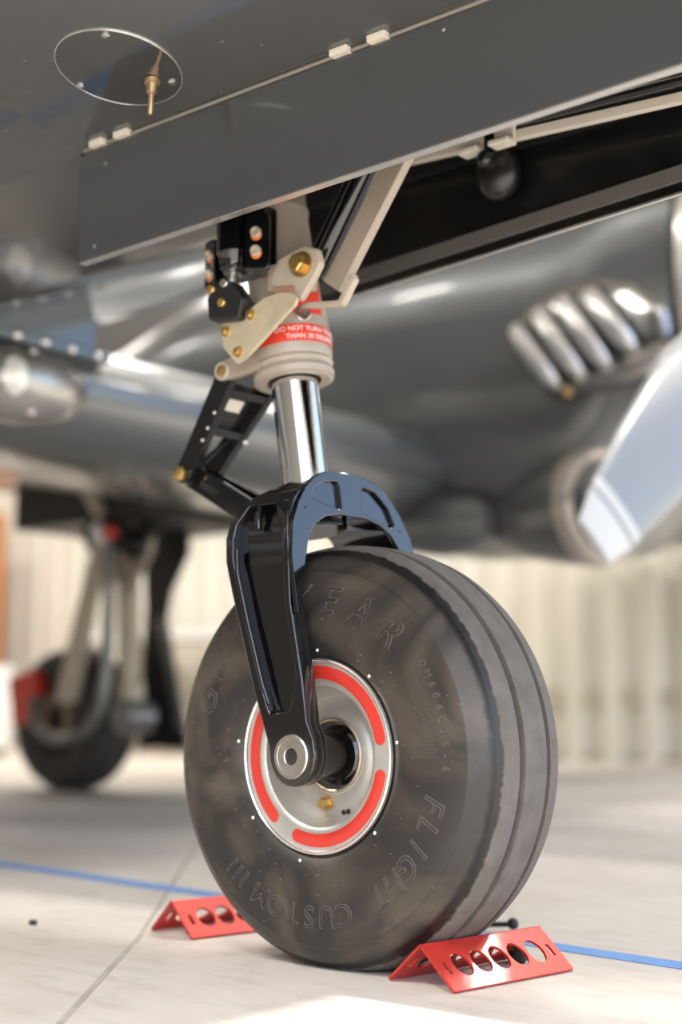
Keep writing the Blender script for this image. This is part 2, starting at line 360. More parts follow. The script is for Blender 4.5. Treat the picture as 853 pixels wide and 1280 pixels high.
def rubber():
    m = bpy.data.materials.new('tyre_rubber'); m.use_nodes = True; t = m.node_tree; p = t.nodes['Principled BSDF']
    tc = t.nodes.new('ShaderNodeTexCoord'); sx = t.nodes.new('ShaderNodeSeparateXYZ'); t.links.new(tc.outputs['Object'], sx.inputs[0])
    # radius about the axle: the worn tread is paler than the sidewall
    zz = t.nodes.new('ShaderNodeMath'); zz.operation = 'SUBTRACT'; t.links.new(sx.outputs[2], zz.inputs[0]); zz.inputs[1].default_value = WC.z
    cv = t.nodes.new('ShaderNodeCombineXYZ'); t.links.new(sx.outputs[0], cv.inputs[0]); t.links.new(zz.outputs[0], cv.inputs[1])
    ln = t.nodes.new('ShaderNodeVectorMath'); ln.operation = 'LENGTH'; t.links.new(cv.outputs[0], ln.inputs[0])
    n0 = t.nodes.new('ShaderNodeTexNoise'); n0.inputs['Scale'].default_value = 90; n0.inputs['Detail'].default_value = 3; t.links.new(tc.outputs['Object'], n0.inputs['Vector'])
    ad = t.nodes.new('ShaderNodeMath'); ad.operation = 'MULTIPLY_ADD'; t.links.new(n0.outputs[0], ad.inputs[0]); ad.inputs[1].default_value = .006; t.links.new(ln.outputs['Value'], ad.inputs[2])
    mr = t.nodes.new('ShaderNodeMapRange'); mr.inputs['From Min'].default_value = .2725; mr.inputs['From Max'].default_value = .2745; t.links.new(ad.outputs[0], mr.inputs['Value'])
    n1 = t.nodes.new('ShaderNodeTexNoise'); n1.inputs['Scale'].default_value = 7; n1.inputs['Detail'].default_value = 7; n1.inputs['Distortion'].default_value = 1.2; t.links.new(tc.outputs['Object'], n1.inputs['Vector'])
    r1 = t.nodes.new('ShaderNodeValToRGB'); e = r1.color_ramp.elements; e[0].position = .42; e[1].position = .72
    e[0].color = (.024, .0215, .020, 1); e[1].color = (.105, .084, .062, 1); t.links.new(n1.outputs[0], r1.inputs[0])
    n2 = t.nodes.new('ShaderNodeTexNoise'); n2.inputs['Scale'].default_value = 40; n2.inputs['Detail'].default_value = 6; t.links.new(tc.outputs['Object'], n2.inputs['Vector'])
    r2 = t.nodes.new('ShaderNodeValToRGB'); e = r2.color_ramp.elements; e[0].position = .3; e[1].position = .75
    e[0].color = (.115, .100, .089, 1); e[1].color = (.165, .146, .130, 1); t.links.new(n2.outputs[0], r2.inputs[0])
    mx = t.nodes.new('ShaderNodeMix'); mx.data_type = 'RGBA'; t.links.new(mr.outputs[0], mx.inputs[0]); t.links.new(r1.outputs[0], mx.inputs[6]); t.links.new(r2.outputs[0], mx.inputs[7])
    sh_ = t.nodes.new('ShaderNodeMapRange'); sh_.inputs['From Min'].default_value = .262; sh_.inputs['From Max'].default_value = .2665; t.links.new(ad.outputs[0], sh_.inputs['Value'])
    nv = t.nodes.new('ShaderNodeMath'); nv.operation = 'SUBTRACT'; t.links.new(sh_.outputs[0], nv.inputs[0]); t.links.new(mr.outputs[0], nv.inputs[1]); nv.use_clamp = True
    mx2 = t.nodes.new('ShaderNodeMix'); mx2.data_type = 'RGBA'; t.links.new(nv.outputs[0], mx2.inputs[0]); t.links.new(mx.outputs[2], mx2.inputs[6]); mx2.inputs[7].default_value = (.012, .011, .0105, 1)
    t.links.new(mx2.outputs[2], p.inputs['Base Color'])
    rr = t.nodes.new('ShaderNodeMapRange'); rr.inputs['To Min'].default_value = .42; rr.inputs['To Max'].default_value = .75; t.links.new(mr.outputs[0], rr.inputs['Value'])
    t.links.new(rr.outputs[0], p.inputs['Roughness'])
    b = t.nodes.new('ShaderNodeBump'); b.inputs['Strength'].default_value = .12; b.inputs['Distance'].default_value = .002
    t.links.new(n0.outputs[0], b.inputs['Height']); t.links.new(b.outputs[0], p.inputs['Normal'])
    return m
RUB = rubber()
RUBL = M('tyre_letter_rubber', (.075, .067, .06), .4)
tb = B().lathe([(y, r) for y, r in prof], WC, (0, 1, 0), 160, caps=False)
tire = tb.build('nose_tire', RUB, plane, ang=50)
flat_floor(tire.data)
tag(tire, 'dark worn aircraft tire with embossed lettering and tread grooves')
side = [(r, y) for y, r in prof[:12]]
def side_y(r):
    for (r0, y0), (r1, y1) in zip(side, side[1:]):
        if r0 <= r <= r1: return y0 + (y1 - y0) * (r - r0) / (r1 - r0)
    return side[-1][1]
def wrap_letter(me, phi, rbase, lift, name, mat, parent):
    """bend a flat glyph mesh onto the near sidewall: glyph x runs clockwise, glyph y outward"""
    rm = rbase
    for v in me.vertices:
        r = rbase + v.co.y; a = phi + v.co.x / (rbase + .012)
        y = side_y(r) - lift - v.co.z
        v.co = (r * math.sin(a), y, WC.z + r * math.cos(a))
    me.materials.clear(); me.materials.append(mat)
    for p in me.polygons: p.use_smooth = True
    o = bpy.data.objects.new(name, me); col.objects.link(o); o.parent = parent; return o
def arc_text(s, phis, size, rbase, outline, shear, name='letter', mat=None):
    for ch, ph in zip(s, phis):
        if ch == ' ': continue
        wrap_letter(text_mesh(ch, size, outline, 0, shear), R(ph), rbase, .0000, name, mat or RUBL, tire)
def spread(n, a, b): return [a + (b - a) * i / (n - 1) for i in range(n)]
arc_text('GOODYEAR', spread(8, -70, 39), .054, .185, .0013, .22)
arc_text('FLIGHT', spread(6, 105, 146), .041, .189, .0012, .22)
arc_text('CUSTOM', spread(6, 164, 205), .040, .190, .0011, .1)
arc_text('III', spread(3, 215, 223), .038, .190, .0011, .1)
arc_text('QM606C36-6', spread(10, 57, 93), .0135, .2085, .0009, 0)
# moulded bar-code field beside the serial
for k in range(22):
    a = R(60 + 29 * k / 21); r0, r1 = .186, .201
    B().bar((r0 * math.sin(a), side_y(r0) - .0002, WC.z + r0 * math.cos(a)), (r1 * math.sin(a), side_y(r1) - .0002, WC.z + r1 * math.cos(a)), (math.cos(a), 0, -math.sin(a)), .0014, .0012).build('moulded_bar', RUBL, tire)
# rubber vent whiskers all over the sidewall (too many and too small to pick apart)
vb = B()
for k in range(85):
    a = random.uniform(0, 2 * math.pi); r = random.choice((.14, .15, .165, .178, .222, .232, .238, .15)) + random.uniform(-.004, .004)
    p = Vector((r * math.sin(a), side_y(r), WC.z + r * math.cos(a))); d = Vector((random.uniform(-.4, .4), -1, random.uniform(-.4, .4))).normalized()
    vb.cyl(p, p + d * random.uniform(.002, .006), .0005, .0003, 5)
tag(vb.build('vent_whiskers', M('whisker', (.2, .18, .16), .6), tire), kind='stuff')
for a in (2, 42, 82, 133, 190, 232, 277, 322):
    r = .1365; p = (r * math.sin(R(a)), side_y(r) - .0006, WC.z + r * math.cos(R(a)))
    B().sphere(p, .0024, 8, (1, .6, 1)).build('balance_dot', WHITE, tire)

# wheel rim
rim = B().lathe([(-.0905, .1265), (-.0935, .1255), (-.0945, .1235), (-.0925, .1215), (-.0905, .1205), (-.0895, .0985), (-.0885, .0945), (-.086, .0915), (-.070, .0885), (-.052, .084), (-.046, .079), (-.044, .070), (-.0465, .060), (-.051, .054), (-.0545, .0515), (-.0555, .0475), (-.0545, .0455), (-.045, .0445), (-.03, .044), (-.03, .02)], WC, (0, 1, 0), 96, caps=False)
rim = rim.build('nose_wheel_rim', ALU, plane, ang=28)
tag(rim, 'silver wheel rim with three red painted slots')
lipb = B().lathe([(-.0908, .1268), (-.0938, .1258), (-.0949, .1236), (-.0928, .1213), (-.0900, .1205)], WC, (0, 1, 0), 96, caps=False)
lipb.build('rim_lip', LIP, rim)
for k in range(3):
    a0, a1 = R(98 + 120 * k), R(202 + 120 * k); rows = []; N = 140; hw = .0088; rc = .1085
    for i in range(N + 1):
        a = a0 + (a1 - a0) * i / N; row = []
        # rounded ends
        e = min(i, N - i) / N * (a1 - a0) * rc
        wd = hw * math.sqrt(max(0.01, 1 - max(0, 1 - e / hw) ** 2))
        for q in (-1, -.75, -.3, .3, .75, 1):
            r = rc + q * wd; yy = -.0902 - .0012 * (1 - q * q)
            row.append((r * math.sin(a), yy, WC.z + r * math.cos(a)))
        rows.append(row)
    bb = B(); bb.quadgrid(rows); bb.build('red_band', REDP, rim, recalc=False)
B().lathe([(-.0570, .0495), (-.0585, .047), (-.057, .0445), (-.05, .044)], WC, (0, 1, 0), 48, caps=False).build('bearing_ring', M('bearing_bronze', (.42, .34, .25), .3, .8), rim)
a = R(196); vp = Vector((.066 * math.sin(a), -.046, WC.z + .066 * math.cos(a)))
B().hexbolt(vp, (0, -1, 0), .0075, .012).build('wheel_bolt', BRASS, rim)
for ang_ in (172, 166):
    a = R(ang_); q = Vector((.075 * math.sin(a), -.0465, WC.z + .075 * math.cos(a)))
    B().lathe([(0, .0035), (.001, .003), (.001, 0)], q, (0, -1, 0), 10).build('rim_hole', BLACKM, rim)

# axle
ax = B().lathe([(-.107, .030), (-.075, .0285), (-.062, .032), (-.050, .033), (-.045, .040), (.045, .040), (.05, .033), (.107, .03)], WC, (0, 1, 0), 40)
axle = ax.build('axle', BLACKG, plane)

# --- fork
RK = math.atan(.15)     # rake of the strut
arch_o = [(-.119, .540), (-.119, .555), (-.119, .575), (-.112, .604), (-.094, .6265), (-.073, .643), (-.05, .6525), (-.02, .6565), (.02, .6565), (.05, .6525), (.073, .643), (.094, .6265), (.112, .604), (.119, .575), (.119, .555), (.119, .540)]
arch_i = [(.108, .540), (.107, .545), (.101, .558), (.085, .578), (.06, .591), (.03, .597), (-.03, .597), (-.06, .591), (-.085, .578), (-.101, .558), (-.107, .545), (-.108, .540)]
def fx(z): return -.018 - (z - .6) * .15          # raked front face
cb = B()
def crown_row(pts, x_at, zdrop): return [(x_at(z), y, z - zdrop(y, z)) for y, z in pts]
loop = arch_o + arch_i
rowsC = []
for k, t_ in enumerate((0, .03, .35, .7, 1.0)):
    inset = .004 if k == 0 else (.012 if k == 4 else 0)
    row = []
    for i, (y, z) in enumerate(loop):
        outer = i < len(arch_o)
        x0 = fx(z); x1 = -.128 - (z - .6) * .15
        drop = t_ * .035 * (max(0, (z - .56) / .09)) if outer else 0
        zz = z - drop
        yy = y
        row.append((x0 + (x1 - x0) * t_, yy, zz))
    rowsC.append(row)
VC = cb.quadgrid(rowsC, True)
for r_ in (VC[0], VC[-1]):
    n = len(arch_o); m_ = len(arch_i)
    for i in range(n - 1):      # bridge outer and inner contour
        j0 = len(loop) - 1 - int(round(i * (m_ - 1) / (n - 1))); j1 = len(loop) - 1 - int(round((i + 1) * (m_ - 1) / (n - 1)))
        vs_ = [r_[i], r_[i + 1], r_[j1]] + ([r_[j0]] if j0 != j1 else [])
        cb.bm.faces.new(vs_)
fork = cb.build('fork', BLACKG, plane, bev=.003, ang=30)
tag(fork, 'glossy black nose wheel fork')
# socket that clamps the piston
P0 = Vector((-.10, 0, .668)); U = Vector((-.15, 0, 1)).normalized()
B().lathe([(-.09, .052), (-.035, .050), (-.028, .046)], P0, U, 40).build('piston_socket', BLACKG, fork, bev=.002)
# front facing plate with two machined pockets
def shr(p, c, f): return [(c[0] + (y - c[0]) * f, c[1] + (z - c[1]) * f) for y, z in p]
pocket_l = rounded([(-.088, .612), (-.022, .603), (-.022, .643), (-.052, .640), (-.074, .630)], .006, 3)
pocket_r = rounded([(.020, .605), (.085, .588), (.096, .592), (.084, .617), (.058, .637), (.030, .643)], .006, 3)
face_o = [(-.1385, .455), (-.1385, .53), (-.130, .575)] + [(y * 1.008, z + .001) for y, z in arch_o[3:-3]] + [(.130, .575), (.1385, .53), (.1385, .455)]
face_i = [(.131, .455), (.121, .49), (.111, .525)] + [(y * .985, z - .001) for y, z in arch_i[2:-2]] + [(-.111, .525), (-.121, .49), (-.131, .455)]
fp = plate(face_o + face_i, (pocket_l, pocket_r), .007, .0012, 1)
sh = Matrix.Translation((-.0155 + .6 * .15, 0, 0)) @ Matrix(((1, 0, -.15, 0), (0, 1, 0, 0), (0, 0, 1, 0), (0, 0, 0, 1))) @ YZ(0)
B().add(fp, sh).build('front_face', BLACKG, fork, ang=30)
for y, z in ((-.1, .598), (.105, .585)):
    B().cyl((fx(z) + .003, y, z), (fx(z) + .0066, y, z), .0022, n=10).build('screw', DKGREY, fork)
# arms: pocketed plate either side of the wheel
arm_out = [(-.055, .640), (-.092, .622), (-.108, .606), (-.1225, .583), (-.1255, .56), (-.1215, .528), (-.111, .49), (-.0964, .444), (-.0692, .359), (-.040, .282)]
arm_out += [(.0385 * math.cos(R(a)), .2715 + .0385 * math.sin(R(a))) for a in range(190, 361, 17)]
arm_out += [(.0345, .295), (.0245, .315), (.0165, .3685), (.006, .42), (-.004, .468), (-.006, .50), (-.007, .532), (-.012, .56), (-.016, .585), (-.018, .61), (-.022, .632)]
pocket = rounded([(-.090, .604), (-.1085, .58), (-.1105, .56), (-.107, .53), (-.0825, .444), (-.055, .362), (-.040, .326), (-.006, .330), (.0055, .3685), (-.014, .462), (-.018, .50), (-.018, .53), (-.030, .575), (-.044, .603)], .006, 3)
def lean(me_or_bm_verts, s):
    for v in me_or_bm_verts:
        z = v.co.z; d = 0
        if z > .545: d = (z - .545) * .22
        if z > .60: d += (z - .60) ** 1.5 * 4.6
        if z > .30 and z < .43: d += 0
        v.co.y += s * d
for s in (1, -1):            # +1: near (starboard) arm at negative y
    b = B().add(plate(arm_out, (pocket,), .020, .003, 2), XZ(-.128))
    b.add(plate(rounded(arm_out, 0), (), .010, .001, 1), XZ(-.1165))
    lean(b.bm.verts, 1)
    # boss around the axle
    b.lathe([(0, .030), (.004, .0345), (.026, .0385), (.030, .0375)], (0, -.105, .2715), (0, -1, 0), 40)
    if s < 0: bmesh.ops.scale(b.bm, vec=(1, -1, 1), verts=b.bm.verts)
    arm = b.build('fork_arm', BLACKG, fork, ang=30)
    y0 = -.136 * s; d = -s
    nb = B().lathe([(0, .0285), (.004, .0285), (.0055, .027), (.0055, .0225), (.0048, .022), (.0048, .0115), (.0036, .0105), (-.012, .0100), (-.012, 0)], (0, y0, .2715), (0, d, 0), 40)
    nb.build('axle_end_cap', STEEL, fork, ang=25)
# ribs that stiffen the near arm pocket
rb = B().tube([(-.1065, -.1315, .545), (-.1025, -.134, .512), (-.082, -.1345, .445), (-.0545, -.1345, .362), (-.0455, -.132, .338)], [.003, .0042, .0042, .0042, .003], 12)
rb.build('pocket_bead', BLACKG, fork)
B().tube([(-.077, -.118, .603), (-.072, -.1265, .585), (-.070, -.128, .570)], .0055, 12).build('pocket_bead', BLACKG, fork)

# --- strut: chrome piston, tan cylinder
def S(z): return Vector((P0.x - .15 * (z - P0.z), 0, z))
def along(prof): # prof of (z, r) on the raked axis
    b0 = prof[0][0]
    return [((z - b0) / U.z, r) for z, r in prof], S(b0), U
pi = B().lathe(*along([(.625, .0345), (.83, .0345)]), 48).build('piston', CHROME, plane)
cyl_prof = [(.802, .040), (.800, .052), (.803, .0585), (.811, .0600), (.815, .0575), (.819, .0565), (.824, .0600), (.829, .0580), (.834, .0595), (.846, .0605), (.868, .0600), (.885, .0585), (.893, .0590), (.905, .0585), (.907, .0555), (.93, .0525), (.955, .0520), (.975, .0515), (.978, .0500), (.985, .0485), (1.055, .0478), (1.058, .0495), (1.064, .0495), (1.067, .0478), (1.2, .0475)]
strut = B().lathe(*along(cyl_prof), 56, caps=False).build('strut_cylinder', TAN, plane, ang=30)
tag(strut, 'tan painted oleo strut cylinder with red warning labels')
def wrap_cyl(me, z0, phi0, rad, tilt=0):
    """glyph x -> round the cylinder (to the right seen from starboard), glyph y -> up"""
    W = U.cross(Vector((0, 1, 0))).normalized()      # perpendicular in the xz plane
    fwd = Vector((1, 0, .15)).normalized()
    for v in me.vertices:
        a = phi0 + v.co.x / rad; z = z0 + v.co.y
        c = S(z); rr = rad + v.co.z
        v.co = c + fwd * (math.sin(a) * rr) + Vector((0, -1, 0)) * (math.cos(a) * rr)
    return me
def cyl_patch(z0, z1, p0, p1, rad, name, mat, parent, n=24):
    b = B(); rows = []
    for z in (z0, (z0 + z1) / 2, z1):
        fwd = Vector((1, 0, .15)).normalized()
        rows.append([S(z) + fwd * math.sin(p0 + (p1 - p0) * i / n) * rad + Vector((0, -1, 0)) * math.cos(p0 + (p1 - p0) * i / n) * rad for i in range(n + 1)])
    b.quadgrid(rows); o = b.build(name, mat, parent, recalc=False); return o
lab = cyl_patch(.8435, .8690, R(-10), R(150), .0612, 'warning_label', REDL, strut)
tag(lab, 'red label with white lettering round the strut')
for line, zz in (('DO NOT TURN TIGHTER', .8582), ('THAN 30 DEGREES', .8470)):
    t_ = text_mesh(line, .0105, 0, .0002); me = wrap_cyl(t_, zz, R(76), .0616); me.materials.clear(); me.materials.append(WHITE)
    o = bpy.data.objects.new('lettering', me); col.objects.link(o); o.parent = strut
lab2 = cyl_patch(.886, .930, R(26), R(96), .0598, 'warning_label', REDL, strut)
ar = plate([(-.006, .018), (.006, .018), (.0, -.0)], (), .0006); wrap_cyl(ar, .908, R(66), .0606); ar.materials.append(WHITE)
o = bpy.data.objects.new('arrow', ar); col.objects.link(o); o.parent = strut
# plugs on the collar
fwd = Vector((1, 0, .15)).normalized()
def on_cyl(z, a, rad): return S(z) + fwd * math.sin(R(a)) * rad + Vector((0, -1, 0)) * math.cos(R(a)) * rad, fwd * math.sin(R(a)) + Vector((0, -1, 0)) * math.cos(R(a))
c, n_ = on_cyl(.884, 62, .057)
B().lathe([(0, .0115), (.005, .0115), (.0065, .010), (.006, .0055), (.002, .004), (.002, 0)], c, n_, 20).build('grease_plug', STEEL, strut)
c, n_ = on_cyl(.838, -62, .056)
B().lathe([(0, .008), (.016, .008), (.018, .006), (.018, 0)], c, n_, 16).build('boss', TAN, strut)
# torque link lugs at the back of the collar
for y in (-.052, .052):
    B().add(plate(rounded([(-.214, .806), (-.214, .836), (-.15, .850), (-.13, .815)], .012, 4), (), .014, .002), XZ(y)).build('torque_link_lug', TAN, strut)

# --- steering gear on the near/aft side of the strut
sa = B()
sa.box((-.205, -.080, .950), (-.112, -.045, 1.05))
act = sa.build('steering_actuator', BLACKG, plane, bev=.006)
tag(act, 'black steering actuator clamped to the strut')
pl = plate(rounded([(-.018, -.042), (.018, -.042), (.018, .042), (-.018, .042)], .006, 3), (), .010, .0015)
m1 = Matrix.Translation((-.110, -.092, .986)) @ Matrix.Rotation(R(22), 4, 'Z') @ Matrix.Rotation(R(90), 4, 'X')
B().add(pl, m1).build('clamp_plate', BLACKG, act)
pl = plate(rounded([(-.013, -.036), (.013, -.036), (.013, .036), (-.013, .036)], .006, 3), (), .012, .0015)
m2 = Matrix.Translation((-.205, -.085, .975)) @ Matrix.Rotation(R(-10), 4, 'Z') @ Matrix.Rotation(R(90), 4, 'X')
B().add(pl, m2).build('clamp_plate', BLACKG, act)
for m_, zs in ((m1, (-.013, .014)), (m2, (-.015, .013))):
    for z in zs:
        c = m_ @ Vector((0, z, .005)); ax_ = (m_.to_3x3() @ Vector((0, 0, 1)))
        b = B().lathe([(0, .0078), (.005, .0078), (.0062, .0068), (.0062, .0048), (.004, .004), (.004, 0)], c, ax_, 18); b.build('bolt', M('cream_cad', (.62, .56, .45), .4, .4), act)
        B().lathe([(-.001, .0085), (.001, .0083), (.0014, .007)], c - Vector((0, 0, .0035)), ax_, 16).build('sealant_ring', M('orange_sealant', (.7, .2, .06), .5), act)
B().lathe([(0, .016), (.004, .020), (.022, .0215), (.026, .0245), (.07, .0245), (.074, .021), (.16, .021)], (-.1595, -.088, .955), (-.04, .0, 1), 28).build('actuator_body', BLACKG, act)
B().lathe([(0, .013), (.012, .013), (.013, .009), (.06, .009)], (-.1590, -.090, .962), (-.02, -.05, -1), 18).build('actuator_rod', STEEL, act)
bl = plate(rounded([(-.027, -.024), (.024, -.028), (.031, .0), (.012, .028), (-.018, .03), (-.03, .006)], .004, 3), (), .034, .003)
m3 = Matrix.Translation((-.158, -.095, .905)) @ Matrix.Rotation(R(12), 4, 'Z') @ Matrix.Rotation(R(90), 4, 'X')
sv = B().add(bl, m3).build('steering_valve', DKGREY, plane)
for u_, v_, mt in ((-.022, .02, BRASS), (.0, .026, STEEL), (-.004, -.002, BRASS)):
    c = m3 @ Vector((u_, v_, .016)); B().lathe([(0, .0065), (.005, .0065), (.0065, .005), (.0065, 0)], c, m3.to_3x3() @ Vector((0, 0, 1)), 14).build('bolt', mt, sv)
# gold bracket plate
gp = rounded([(-.181, .884), (-.178, .846), (-.150, .817), (-.132, .822), (-.090, .850), (-.058, .872), (-.040, .883), (-.036, .893), (-.048, .903), (-.070, .907), (-.10, .904), (-.125, .893), (-.15, .886)], .006, 3)
gpl = B().add(plate(gp, (), .006, .0015), XZ(-.088)).build('steering_plate', ANOD, plane)
tag(gpl, 'gold plated steering arm bracket')
for x, z in ((-.171, .868), (-.146, .834), (-.122, .884)):
    B().hexbolt((x, -.091, z), (0, -1, 0), .0055, .006).build('bolt', BRASS, gpl)
# lug for the drag brace with big gold bolt
lg = B().add(plate(rounded([(-.105, .925), (-.085, .962), (-.040, .972), (-.012, .962), (-.006, .940), (-.018, .922), (-.044, .893), (-.056, .898), (-.056, .918)], .010, 5), (), .012, .003), XZ(-.070))
lg.box((-.115, -.066, .922), (-.06, -.02, .960))
lug = lg.build('brace_lug', TANL, strut, bev=.002)
bz = B().hexbolt((-.040, -.076, .944), (0, -1, 0), .0135, .014); bz.build('pivot_bolt', BRASS, strut)
# far side yoke strip
yk = plate(rounded([(-.06, .891), (.004, .881), (.013, .881), (.036, .914), (.033, .924), (.027, .922), (.006, .890), (-.06, .899)], .003, 3), (), .012, .0025)
B().add(yk, XZ(-.048)).build('yoke', TANL, strut)

# --- drag brace and tube going up and forward into the well
br = B().bar((-.020, -.03, .918), (.16, -.03, 1.165), (1, 0, -.7), .036, .016)
brace = br.build('drag_brace', TAN, plane, bev=.002)
tag(brace, 'flat tan drag brace')
tb2 = B().cyl((-.055, -.01, .972), (.085, -.01, 1.18), .0215, n=24)
tb2.bar((-.055, -.031, .975), (.085, -.031, 1.183), (1, 0, -.7), .008, .006)
tb2.lathe([(0, .012), (.02, .02), (.03, .0215)], (-.07, -.01, .950), (.14, 0, .208), 20)
tb2.build('brace_tube', BLACKG, plane)

# --- torque links
TA, TBt = Vector((-.208, 0, .821)), Vector((-.318, 0, .684))
tl = B()
for s in (-1, 1):
    a = TA + Vector((0, s * .047, 0)); b_ = TBt + Vector((0, s * .024, 0))
    tl.bar(a, b_, (0, 1, 0), .013, .034)
    tl.cyl(a - Vector((0, .009, 0)), a + Vector((0, .009, 0)), .0165, n=24)
    tl.cyl(b_ - Vector((0, .008, 0)), b_ + Vector((0, .008, 0)), .014, n=24)
d = (TBt - TA)
for f, wd in ((.14, .044), (.52, .036)):
    c = TA + d * f; tl.bar(c - Vector((0, wd, 0)), c + Vector((0, wd, 0)), d, .012, .03)
c0 = TA + d * .2 ; c1 = TA + d * .5
tl.bar(c0, c1, (0, 1, 0), .075, .004)
tl.bar(TA + d * .56 + Vector((0, .028, 0)), TA + d * .95 + Vector((0, -.012, 0)), (0, 1, 0), .007, .008)
link = tl.build('upper_torque_link', M('black_link', (.008, .008, .009), .28, 0, .2, spec=.35), plane, bev=.0015)
n_ = Vector((d.z, 0, -d.x)).normalized();  n_ = n_ if n_.z < 0 and False else (Vector((d.z, 0, -d.x)).normalized())
if n_.x < 0: n_ = -n_
B().bar(TA + d * .26 + n_ * .006 + Vector((0, -.030, 0)), TA + d * .26 + n_ * .006 + Vector((0, .004, 0)), d, .02, .008).build('data_plate', CREAM, link, bev=.001)
B().lathe([(0, .014), (.006, .014), (.008, .012), (.006, .007), (.003, .005), (.003, 0)], TA + Vector((0, -.056, 0)), (0, -1, 0), 24).build('pivot_bush', TANL, link)
B().lathe([(0, .0085), (.006, .0085), (.007, .005), (.007, 0)], TA + Vector((0, -.058, 0)), (0, -1, 0), 16).build('pivot_bolt', BRASS, link)
B().lathe([(0, .011), (.007, .011), (.009, .008), (.009, 0)], TBt + Vector((0, -.033, 0)), (0, -1, 0), 18).build('pivot_bolt', BRASS, link)
for f in (.35, .5, .62):
    c = TA + d * f + Vector((0, -.052 + .02 * f, 0)) + n_ * .012
    B().sphere(c, .0035, 8).build('rivet', LIP, link)
B().sphere(TA + d * .55 + Vector((0, .04, 0)) + n_ * .016, .005, 10).build('rivet', LIP, link)
ll = B()
L1 = Vector((-.165, 0, .606))
for s in (-1, 1):
    ll.bar(TBt + Vector((0, s * .010, 0)), L1 + Vector((0, s * .030, 0)), (0, 1, 0), .012, .036)
ll.bar(TBt * .8 + L1 * .2, L1, (0, 1, 0), .05, .012)
ll.cyl(TBt - Vector((0, .018, 0)), TBt + Vector((0, .018, 0)), .016, n=24)
ll.bar(L1 + Vector((-.012, 0, 0)), L1 + Vector((.05, 0, -.008)), (0, 1, 0), .085, .04)
ll.build('lower_torque_link', BLACKG, plane, bev=.002)

# ------------------------------------------------------------------ wing, nacelle, propeller, port main gear
wsec = [(-1.262, 1.06), (-1.27, 1.10), (-1.30, 1.14), (-1.38, 1.19), (-1.6, 1.26), (-2.0, 1.32), (-2.6, 1.34), (-3.7, 1.285), (-3.72, 1.27), (-3.0, 1.16), (-2.3, 1.02), (-1.75, .94), (-1.5, .925), (-1.38, .935), (-1.305, .97), (-1.27, 1.02)]
wb = B(); V = wb.quadgrid([[(x, y, z + abs(y) * .0) for x, z in wsec] for y in (-2.5, -1, 0, .6, 1.4, 2.3)], True)
wb.bm.faces.new(V[0]); wb.bm.faces.new(V[-1])
wing = wb.build('wing_centre_section', NACP, plane, ang=40)
wo = B(); V = wo.quadgrid([[((x + 1.3) * (1 - .06 * k) - 1.3, y, z + (y - 2.4) * .06) for x, z in wsec] for k, y in enumerate((2.3, 3.2, 4.2, 5.2, 6.1))], True); wo.bm.faces.new(V[-1])
wo.build('outer_wing', NACP, plane, ang=40)
# riveted flange where the belly meets the wing, and the oval light fairing under it
fl = B().box((-1.30, -.3, 1.125), (-1.245, .63, 1.152)).box((-1.5, -.3, 1.12), (-1.285, .62, 1.24)).build('belly_flange', DOORP, wing, bev=.004)
for k in range(12):
    B().lathe([(0, .012), (.004, .011), (.008, .006), (.009, 0)], (-1.246, -.25 + .0765 * k, 1.137), (1, 0, -.3), 12).build('rivet', LIP, wing)
lf = B().sphere((-1.26, .37, 1.03), 1, 28, (.10, .19, .085)).build('light_fairing', M('fairing_silver', (.4, .39, .37), .25, .7), wing)
B().sphere((-1.20, .315, 1.03), 1, 24, (.04, .05, .05)).build('landing_light', M('lamp_glass', (.85, .83, .78), .1, .2, 1.0), wing)
for a_ in range(0, 360, 45):
    B().sphere((-1.20 - .01 * abs(math.cos(R(a_))), .37 + .145 * math.cos(R(a_)), 1.03 + .066 * math.sin(R(a_))), .010, 8).build('rivet', LIP, wing)

def lerp(tab, x):
    for (x0, v0), (x1, v1) in zip(tab, tab[1:]):
        if x0 <= x <= x1:
            t = (x - x0) / (x1 - x0); t = t * t * (3 - 2 * t); return v0 + (v1 - v0) * t
    return tab[0][1] if x < tab[0][0] else tab[-1][1]
NY = 2.40
bot = [(-4.5, 1.36), (-3.4, 1.22), (-2.6, 1.10), (-1.9, .93), (-1.35, .815), (-.95, .79), (-.82, .80), (-.70, 1.06), (-.5, 1.12)]
top = [(-4.5, 1.45), (-3.2, 1.72), (-2.2, 1.93), (-1.3, 2.0), (-.5, 2.0)]
wid = [(-4.5, .05), (-3.4, .36), (-2.4, .44), (-1.4, .45), (-.9, .43), (-.5, .40)]
nb = B(); rows = []; NS = 56
for k in range(60):
    x = -4.5 + 4.0 * k / 59
    zb, zt, wy = lerp(bot, x), lerp(top, x), lerp(wid, x); zc = (zb + zt) / 2; hz = (zt - zb) / 2
    row = []
    for i in range(NS):
        a = 2 * math.pi * i / NS; ca, sa_ = math.cos(a), math.sin(a)
        y = wy * math.copysign(abs(ca) ** .78, ca); z = hz * math.copysign(abs(sa_) ** .86, sa_)
        # waist crease between the upper engine cowl and the lower intake duct
        pinch = 1 - .10 * math.exp(-((z + .10 * hz) / (.16)) ** 2) * min(1, max(0, (x + 3.2) / 1.2))
        row.append((x, NY + y * pinch, zc + z))
    rows.append(row)
V = nb.quadgrid(rows, True); nb.bm.faces.new(V[0])
nac = nb.build('engine_nacelle', NACP, plane, ang=60)
tag(nac, 'grey engine nacelle with chrome louvres')
